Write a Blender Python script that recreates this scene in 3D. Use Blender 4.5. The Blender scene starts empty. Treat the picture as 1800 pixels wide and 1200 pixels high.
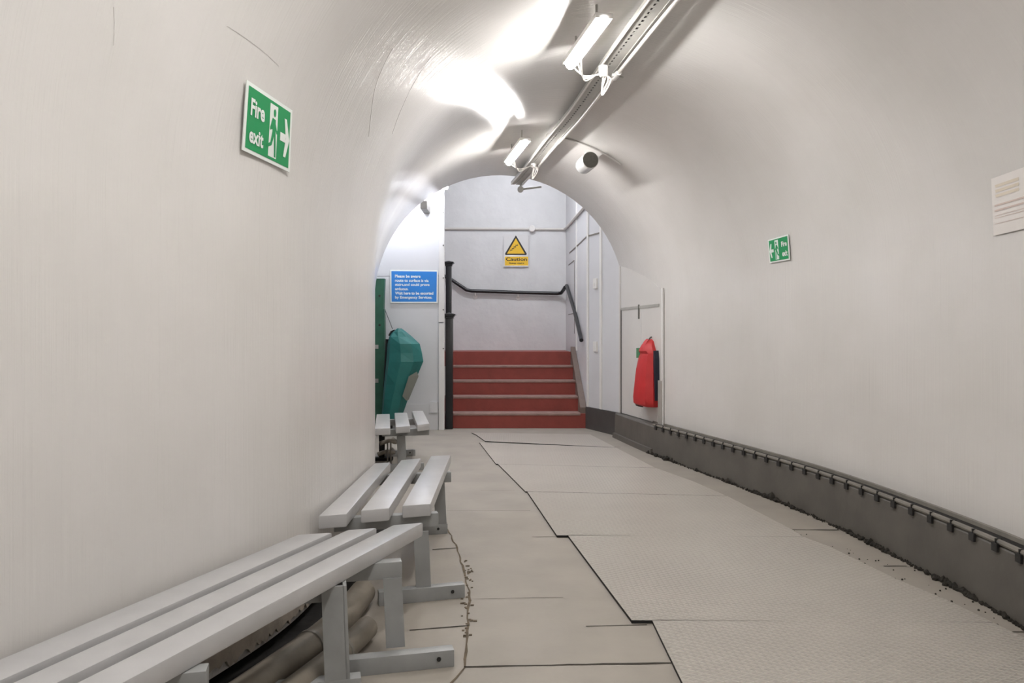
import bpy, bmesh, math, random
from mathutils import Vector
from mathutils.bvhtree import BVHTree
from math import pi, sin, cos
random.seed(7)
C = bpy.context.scene.collection
S = bpy.context.scene

# ------------------------------------------------------------------ camera, world, exposure
F, HX, HY, CZ = 1350.0, 900.0, 592.0, 1.2          # focal length in px of the 1800 px frame, horizon, eye height
cam = bpy.data.cameras.new('camera'); cam.sensor_width = 36; cam.lens = F / 1800 * 36; cam.clip_start = 0.02
cam.shift_y = -8 / 1800
camo = bpy.data.objects.new('camera', cam); C.objects.link(camo)
camo.location = (0, 0, CZ); camo.rotation_euler = (pi / 2, 0, 0)
S.camera = camo
w = bpy.data.worlds.new('world'); S.world = w; w.use_nodes = True
w.node_tree.nodes['Background'].inputs[0].default_value = (.8, .8, .8, 1)
w.node_tree.nodes['Background'].inputs[1].default_value = 0.2
S.view_settings.view_transform = 'Standard'; S.view_settings.look = 'None'
S.view_settings.gamma = 1; S.view_settings.exposure = 2.24
LAMP_POWER = 34.0
WELL_POWER = 21.0

def floor_at(x, y, z=0.0):
    """a point of the place at height z, from where it shows in the photo"""
    Y = (CZ - z) * F / (y - HY)
    return Vector(((x - HX) / F * Y, Y, z))
def depth_at(x, y, Y):
    return Vector(((x - HX) / F * Y, Y, CZ + (HY - y) / F * Y))

# ------------------------------------------------------------------ materials
def srgb(c):
    return tuple(((v / 255) / 12.92 if v / 255 <= .04045 else (((v / 255) + .055) / 1.055) ** 2.4) for v in c) + (1,)
def mat(name, col, rough=.5, metal=0, var=.06, scale=6, bump=0, bscale=60, stretch=None, spec=.5, coat=0, uv=False):
    m = bpy.data.materials.new(name); m.use_nodes = True
    nt = m.node_tree; N = nt.nodes; L = nt.links
    b = N['Principled BSDF']; b.inputs['Roughness'].default_value = rough; b.inputs['Metallic'].default_value = metal
    b.inputs['Specular IOR Level'].default_value = spec; b.inputs['Coat Weight'].default_value = coat
    tc = N.new('ShaderNodeTexCoord'); mp = N.new('ShaderNodeMapping')
    L.new(tc.outputs['UV' if uv else 'Object'], mp.inputs[0])
    if stretch: mp.inputs['Scale'].default_value = stretch
    n = N.new('ShaderNodeTexNoise'); n.inputs['Scale'].default_value = scale; n.inputs['Detail'].default_value = 6
    L.new(mp.outputs[0], n.inputs['Vector'])
    r = N.new('ShaderNodeValToRGB'); c = srgb(col)
    r.color_ramp.elements[0].position = .3; r.color_ramp.elements[1].position = .7
    r.color_ramp.elements[0].color = tuple(max(0, v * (1 - var)) for v in c[:3]) + (1,)
    r.color_ramp.elements[1].color = tuple(min(1, v * (1 + var)) for v in c[:3]) + (1,)
    L.new(n.outputs['Fac'], r.inputs[0]); L.new(r.outputs[0], b.inputs['Base Color'])
    if bump:
        n2 = N.new('ShaderNodeTexNoise'); n2.inputs['Scale'].default_value = bscale; n2.inputs['Detail'].default_value = 4
        L.new(mp.outputs[0], n2.inputs['Vector'])
        bp = N.new('ShaderNodeBump'); bp.inputs['Distance'].default_value = bump; bp.inputs['Strength'].default_value = .6
        L.new(n2.outputs['Fac'], bp.inputs['Height']); L.new(bp.outputs[0], b.inputs['Normal'])
    return m
def emis(name, col, power):
    m = bpy.data.materials.new(name); m.use_nodes = True
    b = m.node_tree.nodes['Principled BSDF']; b.inputs['Base Color'].default_value = (.9, .9, .9, 1)
    b.inputs['Emission Color'].default_value = srgb(col); b.inputs['Emission Strength'].default_value = power
    return m
def wall_paint():
    m = bpy.data.materials.new('gloss_cream_paint'); m.use_nodes = True
    nt = m.node_tree; N = nt.nodes; L = nt.links; b = N['Principled BSDF']
    tc = N.new('ShaderNodeTexCoord')
    def noise(scale, st, det=3):
        mp = N.new('ShaderNodeMapping'); mp.inputs['Scale'].default_value = st; L.new(tc.outputs['UV'], mp.inputs[0])
        n = N.new('ShaderNodeTexNoise'); n.inputs['Scale'].default_value = scale; n.inputs['Detail'].default_value = det
        L.new(mp.outputs[0], n.inputs['Vector']); return n.outputs['Fac']
    # colour: cream with faint blotches and scuffs
    r = N.new('ShaderNodeValToRGB'); e = r.color_ramp.elements
    e[0].position = .32; e[0].color = srgb((210, 207, 203)); e[1].position = .70; e[1].color = srgb((217, 214, 211))
    L.new(noise(1.6, (1, 1, 1), 5), r.inputs[0])
    r2 = N.new('ShaderNodeValToRGB'); e = r2.color_ramp.elements
    e[0].position = .70; e[0].color = (1, 1, 1, 1); e[1].position = .86; e[1].color = (.84, .81, .78, 1)
    L.new(noise(4.0, (1.5, .7, 1), 6), r2.inputs[0])
    mx = N.new('ShaderNodeMix'); mx.data_type = 'RGBA'; mx.blend_type = 'MULTIPLY'; mx.inputs['Factor'].default_value = .4
    L.new(r.outputs[0], mx.inputs['A']); L.new(r2.outputs[0], mx.inputs['B']); L.new(mx.outputs['Result'], b.inputs['Base Color'])
    b.inputs['Roughness'].default_value = .21; b.inputs['Specular IOR Level'].default_value = .26
    # bump: slow waviness along the tunnel, fine brush lines running round the section
    prev = None
    for out, dist in ((noise(1.0, (1.6, .5, 1), 1), .0006), (noise(1.0, (85, 1.2, 1), 2), .0021), (noise(1.0, (220, 90, 1), 2), .00025)):
        bp = N.new('ShaderNodeBump'); bp.inputs['Strength'].default_value = 1; bp.inputs['Distance'].default_value = dist
        L.new(out, bp.inputs['Height'])
        if prev: L.new(prev, bp.inputs['Normal'])
        prev = bp.outputs[0]
    L.new(prev, b.inputs['Normal'])
    return m
def tread_plate():
    """painted plate with a raised lozenge grid"""
    m = mat('painted_chequer_plate', (166, 160, 151), .38, 0, .07, 2.0)
    nt = m.node_tree; N = nt.nodes; L = nt.links; b = N['Principled BSDF']
    tc = N.new('ShaderNodeTexCoord'); sp = N.new('ShaderNodeSeparateXYZ'); L.new(tc.outputs['Object'], sp.inputs[0])
    def mth(op, a, c=None):
        n = N.new('ShaderNodeMath'); n.operation = op
        for i, v in enumerate((a, c)):
            if v is None: continue
            if isinstance(v, (int, float)): n.inputs[i].default_value = v
            else: L.new(v, n.inputs[i])
        return n.outputs[0]
    X, Y = sp.outputs[0], sp.outputs[1]
    a = mth('ADD', mth('MULTIPLY', X, 60), mth('MULTIPLY', Y, 95)); c = mth('SUBTRACT', mth('MULTIPLY', X, 60), mth('MULTIPLY', Y, 95))
    r1 = mth('POWER', mth('ABSOLUTE', mth('COSINE', a)), 7); r2 = mth('POWER', mth('ABSOLUTE', mth('COSINE', c)), 7)
    h = mth('MAXIMUM', r1, r2)
    bp = N.new('ShaderNodeBump'); bp.inputs['Distance'].default_value = .004; bp.inputs['Strength'].default_value = 1
    L.new(h, bp.inputs['Height']); L.new(bp.outputs[0], b.inputs['Normal'])
    src = b.inputs['Base Color'].links[0].from_socket
    mx = N.new('ShaderNodeMix'); mx.data_type = 'RGBA'
    L.new(mth('MULTIPLY', h, .5), mx.inputs['Factor']); L.new(src, mx.inputs['A']); mx.inputs['B'].default_value = srgb((190, 185, 177))  # ridges lightened in colour, a highlight put into the pattern
    L.new(mx.outputs['Result'], b.inputs['Base Color'])
    return m
M = dict(
    paint=wall_paint(),
    plaster=mat('painted_plaster', (216, 216, 216), .45, 0, .05, 3, .010, 9),
    panel=mat('painted_board', (210, 210, 212), .4, 0, .03, 2, .0008, 12),
    cream=mat('cream_board', (207, 204, 200), .38, 0, .03, 2, .0008, 12),
    trim=mat('white_trim_paint', (222, 220, 218), .35, 0, .04, 5),
    floor=mat('painted_concrete_floor', (151, 144, 134), .55, 0, .09, 3.0, .0012, 40),
    seam=mat('dark_joint', (58, 52, 44), .9, 0, .3, 20),
    crack=mat('dirt_crack', (100, 88, 72), .9, 0, .3, 20),
    plate=tread_plate(),
    rubber=mat('black_rubber_edge_shade', (26, 25, 23), .8),
    kerb=mat('grey_kerb_paint', (92, 88, 82), .5, 0, .14, 5, .003, 14),
    skirt=mat('dark_skirting_paint', (72, 70, 68), .5, 0, .12, 6, .002, 14),
    dirt=mat('black_dirt', (40, 36, 30), .95, 0, .4, 30),
    pipe=mat('dusty_pipe', (128, 120, 108), .55, 0, .16, 8, .001, 30),
    edge=mat('old_grey_conduit', (120, 115, 107), .5, 0, .15, 9),
    dark=mat('dark_steel', (34, 33, 32), .55, 0, .2, 20),
    recess=mat('recess_shade', (30, 28, 26), .9, 0, .3, 12, .006, 14),
    bench=mat('grey_gloss_paint', (180, 179, 179), .28, 0, .05, 9, .0006, 25, (1, 1, 1)),
    steel=mat('grey_steel_paint', (146, 147, 146), .4, 0, .09, 11, .0006, 30),
    galv=mat('painted_tray', (170, 168, 162), .42, .1, .08, 8),
    white=mat('white_plastic', (228, 226, 222), .35, 0, .02, 5),
    glossw=mat('white_conduit', (214, 210, 204), .28, 0, .03, 5),
    green=mat('sign_green', (24, 150, 88), .35, 0, .03, 5),
    signw=mat('sign_white', (236, 240, 236), .35, 0, .02, 5),
    blue=mat('sign_blue', (46, 130, 212), .35, 0, .03, 5),
    yellow=mat('sign_yellow', (232, 186, 28), .35, 0, .03, 5),
    black=mat('sign_black', (28, 24, 18), .4),
    blackp=mat('black_gloss_paint', (22, 22, 25), .32, 0, .2, 30, .001, 50),
    red=mat('red_step_paint', (138, 60, 51), .55, 0, .12, 7, .002, 30),
    nose=mat('worn_nosing', (150, 122, 114), .6, 0, .16, 12, .002, 30),
    string=mat('brown_string_paint', (112, 97, 88), .5, 0, .1, 8),
    bagred=mat('red_nylon', (186, 40, 42), .5, 0, .08, 8, .004, 9),
    navy=mat('navy_fabric', (30, 32, 48), .7, 0, .1, 8),
    tgreen=mat('pale_green_fabric', (92, 160, 122), .6, 0, .1, 8),
    teal=mat('teal_tarpaulin', (28, 104, 100), .5, 0, .14, 5, .008, 7),
    post=mat('green_painted_steel', (44, 96, 74), .45, 0, .14, 9),
    patch=mat('grey_patch', (110, 112, 104), .6),
    paper=mat('paper', (226, 221, 217), .5, 0, .02, 5),
    ink=mat('faded_pink_print', (208, 190, 182), .6), ink2=mat('faded_ochre_print', (218, 207, 190), .6),
    orange=mat('orange_print', (216, 160, 110), .6),
    galvd=mat('dark_grille', (92, 90, 84), .5, .2, .1, 40),
    tin=mat('satin_tin', (212, 211, 208), .25, .3, .04, 5),
    lamp=emis('lamp_diffuser', (255, 253, 251), LAMP_POWER),
    well2=emis('added_fill_diffuser', (246, 248, 255), 36.0),
    well=emis('cool_lamp_diffuser', (238, 243, 255), WELL_POWER),
)

# ------------------------------------------------------------------ helpers
def obj(name, bm, m, parent=None, smooth=False, mats=None):
    me = bpy.data.meshes.new(name)
    bmesh.ops.recalc_face_normals(bm, faces=bm.faces)
    bm.to_mesh(me); bm.free()
    for x in (mats or [m]): me.materials.append(x)
    if smooth:
        for p in me.polygons: p.use_smooth = True
        me.set_sharp_from_angle(angle=math.radians(40))
    o = bpy.data.objects.new(name, me); C.objects.link(o)
    if parent: o.parent = parent; 
    return o
def tag(o, label, cat, group=None, kind=None):
    if label: o['label'] = label
    if cat: o['category'] = cat
    if group: o['group'] = group
    if kind: o['kind'] = kind
    return o
def thing(name, label, cat, group=None):
    o = bpy.data.objects.new(name, None); C.objects.link(o)
    return tag(o, label, cat, group)
def base(t):
    """put the empty at the base of its parts, the parts staying where they are"""
    lo = Vector((1e9,) * 3); hi = -lo
    def walk(o):
        for c in o.children:
            if c.type == 'MESH':
                for v in c.data.vertices:
                    for k in range(3): lo[k] = min(lo[k], v.co[k]); hi[k] = max(hi[k], v.co[k])
            walk(c)
    walk(t)
    p = Vector(((lo.x + hi.x) / 2, (lo.y + hi.y) / 2, lo.z))
    t.location = p
    for c in t.children:
        if c.type == 'MESH': c.data.transform(__import__('mathutils').Matrix.Translation(-p))
        def deep(o):
            for g in o.children:
                if g.type == 'MESH': g.data.transform(__import__('mathutils').Matrix.Translation(-p))
                deep(g)
        deep(c)
def struct(name, bm, m, parent=None, smooth=False, mats=None):
    o = obj(name, bm, m, parent, smooth, mats)
    if not parent: o['kind'] = 'structure'
    return o
def box(bm, lo, hi, bev=0, mi=0):
    x0, y0, z0 = lo; x1, y1, z1 = hi
    return prism(bm, [(x0, y0), (x1, y0), (x1, y1), (x0, y1)], z0, z1, bev, mi)
def prism(bm, poly, z0, z1, bev=0, mi=0):
    a = [bm.verts.new((p[0], p[1], z0)) for p in poly]; b = [bm.verts.new((p[0], p[1], z1)) for p in poly]
    n = len(poly); fs = [bm.faces.new(a[::-1]), bm.faces.new(b)]
    for i in range(n): fs.append(bm.faces.new((a[i], a[(i + 1) % n], b[(i + 1) % n], b[i])))
    for f in fs: f.material_index = mi
    if bev:
        es = list({e for f in fs for e in f.edges})
        bmesh.ops.bevel(bm, geom=es, offset=bev, segments=2, affect='EDGES', profile=.6)
    return fs
def obox(bm, c, u, hl, hw, z0, z1, bev=0, mi=0):
    """box along the plan direction u"""
    u = Vector((u[0], u[1])).normalized(); v = Vector((-u.y, u.x)); c = Vector((c[0], c[1]))
    return prism(bm, [c - u * hl - v * hw, c + u * hl - v * hw, c + u * hl + v * hw, c - u * hl + v * hw], z0, z1, bev, mi)
def tube(bm, pts, r, n=10, cap=True, mi=0):
    pts = [Vector(p) for p in pts]; rings = []
    up = Vector((0, 0, 1)); prevn = None
    for i, p in enumerate(pts):
        d = (pts[min(i + 1, len(pts) - 1)] - pts[max(i - 1, 0)]).normalized()
        a = d.cross(up if abs(d.z) < .95 else Vector((1, 0, 0))) if prevn is None else (prevn - d * prevn.dot(d))
        a.normalize(); prevn = a; b = d.cross(a)
        rr = r[i] if isinstance(r, (list, tuple)) else r
        rings.append([bm.verts.new(p + (a * cos(2 * pi * k / n) + b * sin(2 * pi * k / n)) * rr) for k in range(n)])
    for i in range(len(rings) - 1):
        for k in range(n):
            f = bm.faces.new((rings[i][k], rings[i][(k + 1) % n], rings[i + 1][(k + 1) % n], rings[i + 1][k])); f.material_index = mi
    if cap:
        f = bm.faces.new(rings[0][::-1]); f.material_index = mi
        f = bm.faces.new(rings[-1]); f.material_index = mi
def smooth_path(pts, sub=8):
    pts = [Vector(p) for p in pts]; out = []
    for i in range(len(pts) - 1):
        p0 = pts[max(i - 1, 0)]; p1 = pts[i]; p2 = pts[i + 1]; p3 = pts[min(i + 2, len(pts) - 1)]
        for k in range(sub):
            t = k / sub
            out.append(.5 * ((2 * p1) + (p2 - p0) * t + (2 * p0 - 5 * p1 + 4 * p2 - p3) * t * t + (3 * p1 - p0 - 3 * p2 + p3) * t ** 3))
    out.append(pts[-1]); return out
def nb(): return bmesh.new()

# ------------------------------------------------------------------ the tunnel: a round vault on upright walls, bending gently to the left
PAIRS = [((-2.75, -3.4), (.10, -4.3)), ((-2.30, -1.9), (.62, -2.7)), ((-1.82, 0.0), (1.14, -.75)), ((-1.29, 1.75), (1.70, 1.0)),
         ((-1.07, 2.45), (1.96, 1.8)), ((-.915, 3.0), (2.15, 2.6)), ((-.865, 3.5), (2.24, 3.35)), ((-.85, 4.2), (2.21, 4.4)),
         ((-.875, 4.85), (2.13, 5.2)), ((-1.01, 5.65), (1.98, 6.0)), ((-1.21, 6.7), (1.76, 7.0)), ((-1.41, 7.8), (1.53, 8.0)),
         ((-1.62, 9.05), (1.345, 9.2))]
Lp = smooth_path([(a[0], a[1], 0) for a, b in PAIRS]); Rp = smooth_path([(b[0], b[1], 0) for a, b in PAIRS])
NS = len(Lp); ZS, RISE = 1.63, 1.49
arc = [0.0]
for i in range(1, NS): arc.append(arc[-1] + ((Lp[i] + Rp[i]) / 2 - (Lp[i - 1] + Rp[i - 1]) / 2).length)
def vault(i, th, inset=0):
    """point on the section i; th 0 = left springing, pi = right springing"""
    c = (Lp[i] + Rp[i]) / 2; h = (Rp[i] - Lp[i]); b = h.length / 2 - inset; u = h.normalized()
    return c - u * b * cos(th) + Vector((0, 0, ZS + (RISE - inset) * sin(th)))
def surf(name, rows, vs, normals):
    """rows[i][j] grid with UV in metres and analytic normals"""
    bm = nb(); uv = bm.loops.layers.uv.new('UVMap'); g = [[bm.verts.new(p) for p in r] for r in rows]
    for i in range(len(g) - 1):
        for j in range(len(g[0]) - 1):
            f = bm.faces.new((g[i][j], g[i + 1][j], g[i + 1][j + 1], g[i][j + 1])); f.smooth = True
            for lp, (a, b) in zip(f.loops, ((i, j), (i + 1, j), (i + 1, j + 1), (i, j + 1))): lp[uv].uv = (arc[a], vs[b])
    me = bpy.data.meshes.new(name); bm.to_mesh(me); bm.free(); me.materials.append(M['paint'])
    flat = [n for r in normals for n in r]
    if me.polygons[0].normal.dot(flat[0]) < 0:
        me.flip_normals()
    me.normals_split_custom_set_from_vertices(flat)
    o = bpy.data.objects.new(name, me); C.objects.link(o); o['kind'] = 'structure'
    return o
def tang(P, i):
    d = P[min(i + 1, NS - 1)] - P[max(i - 1, 0)]; return d.normalized()
NA = 40
thetas = [pi * j / NA for j in range(NA + 1)]
def side_n(P, i, s):
    d = tang(P, i); return Vector((d.y, -d.x, 0)) * s
rows = [[vault(i, t) for t in thetas] for i in range(NS)]
nrm = []
for i in range(NS):
    r = []
    for t in thetas:
        k = (1 - cos(t)) / 2
        e = (side_n(Lp, i, 1) * (1 - k) - side_n(Rp, i, 1) * k * -1 * -1) if False else None
        a = side_n(Lp, i, 1); b = side_n(Rp, i, -1)
        hor = a * max(cos(t), 0) + b * max(-cos(t), 0)
        r.append((hor + Vector((0, 0, -sin(t)))).normalized())
    nrm.append(r)
ceiling = surf('ceiling', rows, [ZS + 1.5 * t for t in thetas], nrm)
zl = [.04, .5, .9, 1.3, ZS]; zr = [.25, .6, 1.0, 1.35, ZS]
wl = surf('wall_left', [[Lp[i] + Vector((0, 0, z)) for z in zl] for i in range(NS)], zl, [[side_n(Lp, i, 1) for z in zl] for i in range(NS)])
wr = surf('wall_right', [[Rp[i] + Vector((0, 0, z)) for z in zr] for i in range(NS)], [2 * ZS + 4.7 - z for z in zr], [[side_n(Rp, i, -1) for z in zr] for i in range(NS)])
# for placing things against the lining
_v, _f = [], []
for o in (ceiling, wl, wr):
    k = len(_v); _v += [v.co.copy() for v in o.data.vertices]; _f += [[k + q for q in p.vertices] for p in o.data.polygons]
BV = BVHTree.FromPolygons(_v, _f)
def on_wall(x, y, off=.0):
    d = Vector(((x - HX) / F, 1, (HY - y) / F)).normalized()
    loc, n, _, dist = BV.ray_cast(Vector((0, 0, CZ)), d)
    return loc - d * off
def inward(i, side):
    u = (Rp[i] - Lp[i]).normalized(); return u if side == 'L' else -u
def along(P, side, off, z, y0, y1):
    return [P[i] + inward(i, side) * off + Vector((0, 0, z)) for i in range(NS) if y0 <= P[i].y <= y1]

for par, pts in ((wl, [(200, 12), (201, 40), (200, 80)]), (wl, [(400, 46), (430, 66), (462, 90), (490, 116)]), (ceiling, [(690, 85), (672, 120), (657, 165), (648, 240)]),
                 (ceiling, [(757, 100), (728, 145), (704, 195), (689, 236)]), (wr, [(1347, 585), (1350, 612), (1361, 650), (1362, 700)]), (ceiling, [(1250, 255), (1272, 300), (1283, 352)])):
    bm = nb(); tube(bm, smooth_path([on_wall(x, y, .001) for x, y in pts], 8), .0006, 5); obj('paint_ridge', bm, M['paint'], par, True)

# floor under the tunnel and in front of the stairs
bm = nb()
a = [bm.verts.new(Lp[i] - inward(i, 'L') * .14) for i in range(NS)]; b = [bm.verts.new(Rp[i]) for i in range(NS)]
for i in range(NS - 1): bm.faces.new((a[i], b[i], b[i + 1], a[i + 1]))
c = [bm.verts.new(p) for p in ((-2.4, 9.05, 0), (-2.4, 10.1, 0), (1.4, 10.1, 0), (1.4, 9.2, 0))]
bm.faces.new((c[0], a[-1], b[-1], c[3], c[2], c[1]))
floor = struct('floor', bm, M['floor'])
def strip(bm, pts, wd, jit=.0, z=.002):
    pts = [Vector(p) for p in pts]; P = []
    for i in range(len(pts) - 1):
        n = max(1, int((pts[i + 1] - pts[i]).length / .06))
        P += [pts[i].lerp(pts[i + 1], k / n) for k in range(n)]
    P.append(pts[-1]); L_, R_ = [], []
    for i, p in enumerate(P):
        d = (P[min(i + 1, len(P) - 1)] - P[max(i - 1, 0)]).normalized(); v = Vector((-d.y, d.x, 0))
        q = wd * (.6 + .8 * random.random()) if jit else wd
        o = v * random.uniform(-jit, jit)
        L_.append(bm.verts.new((p + o + v * q / 2).to_2d().to_3d() + Vector((0, 0, z)))); R_.append(bm.verts.new((p + o - v * q / 2).to_2d().to_3d() + Vector((0, 0, z))))
    for i in range(len(P) - 1): bm.faces.new((L_[i], R_[i], R_[i + 1], L_[i + 1]))
bm = nb()
for pts, wd in ((((816, 1172), (1181, 1165)), .010), (((720, 1108), (826, 1099)), .009), (((760, 966), (803, 963)), .009),
                (((1030, 1101), (1137, 1098)), .005), (((1385, 931), (1475, 931.5)), .012), (((1553, 995), (1594, 995)), .008),
                (((1771, 1111), (1830, 1111)), .008), (((1074, 785), (1091, 786)), .016), (((785, 898), (932, 898)), .004),
                (((826, 1053), (990, 1050)), .003), (((935, 944), (982, 943)), .004), (((845, 862), (905, 862)), .003)):
    strip(bm, [floor_at(*p) for p in pts], wd, .002)
struct('floor_joint', bm, M['seam'], floor)
bm = nb()
strip(bm, [floor_at(*p) for p in ((776, 900), (788, 932), (803, 963), (814, 1001), (825, 1039), (822, 1097), (816, 1173), (785, 1210))], .009, .005)
for k in range(46):
    q = floor_at(822 + random.gauss(0, 5), random.uniform(985, 1120)); d = random.uniform(.003, .008)
    box(bm, (q.x - d, q.y - d, .0005), (q.x + d, q.y + d, .003))
struct('floor_crack', bm, M['crack'], floor)

# ------------------------------------------------------------------ tread plates lying on the floor
LE = [[(829, 760), (837.5, 764), (853, 775)], [(842.5, 777), (872, 815)], [(875.5, 815.2), (923.5, 863.3)], [(927, 863.8), (979, 940.5)],
      [(998, 940), (1110.5, 1089.7)], [(1146, 1089), (1200, 1200), (1262, 1330)]]
RE = [[(1037, 763), (1082, 786)], [(1082.6, 786.3), (1152, 822)], [(1153, 822.3), (1217, 845), (1277, 871)], [(1278, 871.3), (1392, 930), (1412, 943)],
      [(1413, 943.4), (1458, 960), (1575, 1017), (1663, 1053), (1745, 1093)], [(1745.5, 1093.5), (1800, 1120), (2190, 1330)]]
NM = ['cream chequered floor plate lying at the foot of the red stairs', 'cream chequered floor plate, second out from the red stairs',
      'cream chequered floor plate, third out from the red stairs', 'cream chequered floor plate, fourth from the stairs, beside the middle bench',
      'cream chequered floor plate, fifth from the stairs, ending in a stepped dark corner', 'nearest cream chequered floor plate, cut off by the bottom of the view']
for k in range(6):
    zt = .014 if k > 2 else .011
    poly = [floor_at(x, y, zt) for x, y in LE[k]] + [floor_at(x, y, zt) for x, y in RE[k][::-1]]
    bm = nb(); fs = prism(bm, [(p.x, p.y) for p in poly], .001, zt)
    for f in fs[2:]: f.material_index = 1  # side faces coloured black for the shaded plate edges
    o = obj('floor_plate', bm, None, mats=[M['plate'], M['rubber']])
    tag(o, NM[k], 'floor plate', 'chequered plates on the floor')

# ------------------------------------------------------------------ kerb along the right wall
def sweep(bm, P, side, prof, y0, y1, close=True):
    idx = [i for i in range(NS) if y0 <= P[i].y <= y1]; rings = []
    for i in idx:
        u = inward(i, side); rings.append([bm.verts.new(P[i] + u * d + Vector((0, 0, z))) for d, z in prof])
    n = len(prof)
    for a_, b_ in zip(rings, rings[1:]):
        for k in range(n if close else n - 1): bm.faces.new((a_[k], a_[(k + 1) % n], b_[(k + 1) % n], b_[k]))
    if close: bm.faces.new(rings[0][::-1]); bm.faces.new(rings[-1])
bm = nb(); sweep(bm, Rp, 'R', [(-.02, 0), (.118, 0), (.112, .278), (.098, .292), (-.02, .292)], -5, 9.3)
struct('baseboard_right', bm, M['kerb'], smooth=True)
bm = nb(); sweep(bm, Rp, 'R', [(.10, 0), (.145, 0), (.14, .055), (.10, .06)], 7.85, 9.3)
struct('trim_1', bm, M['kerb'])
bm = nb(); sweep(bm, Rp, 'R', [(-.01, .285), (.014, .285), (.010, .312), (-.01, .320)], -5, 8.3)
struct('trim_2', bm, M['edge'])
bm = nb(); sweep(bm, Rp, 'R', [(.014, .2925), (.082, .2925), (.082, .294), (.014, .294)], -5, 7.95)
struct('trim_20', bm, M['recess'])  # dark strip painting the shadow groove between conduit and wall
t = thing('cable_conduit', 'thin grey conduit clipped along the top edge of the dark kerb', 'conduit')
pts = along(Rp, 'R', .104, .302, .3, 7.95)
bm = nb(); tube(bm, pts, .013, 8); obj('conduit_tube', bm, M['edge'], t, True)
acc = 0; nxt = .1
for p, q in zip(pts, pts[1:]):
    L_ = (q - p).length; d = (q - p).normalized()
    while nxt < acc + L_:
        c0 = p + d * (nxt - acc); nxt += .172
        if c0.y < 2.9: continue
        bm = nb(); n = Vector((-d.y, d.x, 0)); c1 = c0 + n * .016
        obox(bm, (c1.x, c1.y), (d.x, d.y), .020, .005, .260, .297)
        c1 = c0 + n * .002
        obox(bm, (c1.x, c1.y), (d.x, d.y), .003, .0145, .289, .3165)
        obj('clip', bm, M['dark'], t)
    acc += L_
base(t)
# dirt lying along the foot of the kerb
bm = nb(); pts = along(Rp, 'R', .13, 0, 2.6, 8.0)
for k in range(900):
    s = random.random() * (len(pts) - 1.001); i = int(s); p = pts[i].lerp(pts[i + 1], s - i)
    clump = .35 + .65 * abs(sin(p.y * 3.1) * sin(p.y * 1.7 + 1))
    p += Vector((random.gauss(0, .008), random.gauss(0, .02), 0)); r_ = random.uniform(.004, .019) * clump * (1.7 if random.random() < .06 else 1)
    res = bmesh.ops.create_icosphere(bm, subdivisions=1, radius=r_)
    for v in res['verts']:
        v.co = Vector((v.co.x * random.uniform(.7, 1.5), v.co.y * random.uniform(.8, 1.8), v.co.z * random.uniform(.5, 1.6) + r_ * .6)) + p
tag(obj('dirt', bm, M['dirt']), 'black grit and dirt gathered along the foot of the kerb', 'dirt', kind='stuff')
bm = nb()
for k in range(70):
    x = random.uniform(1350, 1790); y0 = 880 + (x - 1300) * .36; p = floor_at(x, y0 + random.uniform(12, 60)); r_ = random.uniform(.002, .006)
    res = bmesh.ops.create_icosphere(bm, subdivisions=1, radius=r_)
    for v in res['verts']: v.co = v.co + p + Vector((0, 0, r_ * .5))
tag(obj('grit', bm, M['dirt']), 'loose dark specks scattered on the floor strip beside the kerb', 'grit', kind='stuff')

# ------------------------------------------------------------------ foot of the left wall: broken edge, recess coloured dark for its shade, two pipes
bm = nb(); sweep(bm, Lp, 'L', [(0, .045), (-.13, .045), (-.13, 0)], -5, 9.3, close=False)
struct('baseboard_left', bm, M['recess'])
bm = nb(); prev = None; idx = [i for i in range(NS) if -1 < Lp[i].y < 5]
fine = []
for i, j in zip(idx, idx[1:]):
    for k in range(4): fine.append(Lp[i].lerp(Lp[j], k / 4) + inward(i, 'L') * .0)
for q, p in enumerate(fine):
    u = inward(idx[min(q // 4, len(idx) - 1)], 'L'); z = .062 + random.uniform(-.016, .016)
    r = [bm.verts.new(p + u * d + Vector((0, 0, zz))) for d, zz in ((.004, .14), (.010, .125), (.012, z), (-.01, z + .005))]
    if prev:
        for k in range(3): bm.faces.new((prev[k], prev[k + 1], r[k + 1], r[k]))
    prev = r
struct('trim_3', bm, mat('broken_plaster_edge', (172, 162, 150), .8, 0, .25, 9, .01, 20))
bm = nb(); sweep(bm, Lp, 'L', [(-.12, .003), (.135, .003)], -5, 5.2, close=False); struct('trim_21', bm, M['recess'])  # flat black strip standing for the shade in the floor gutter
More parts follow.
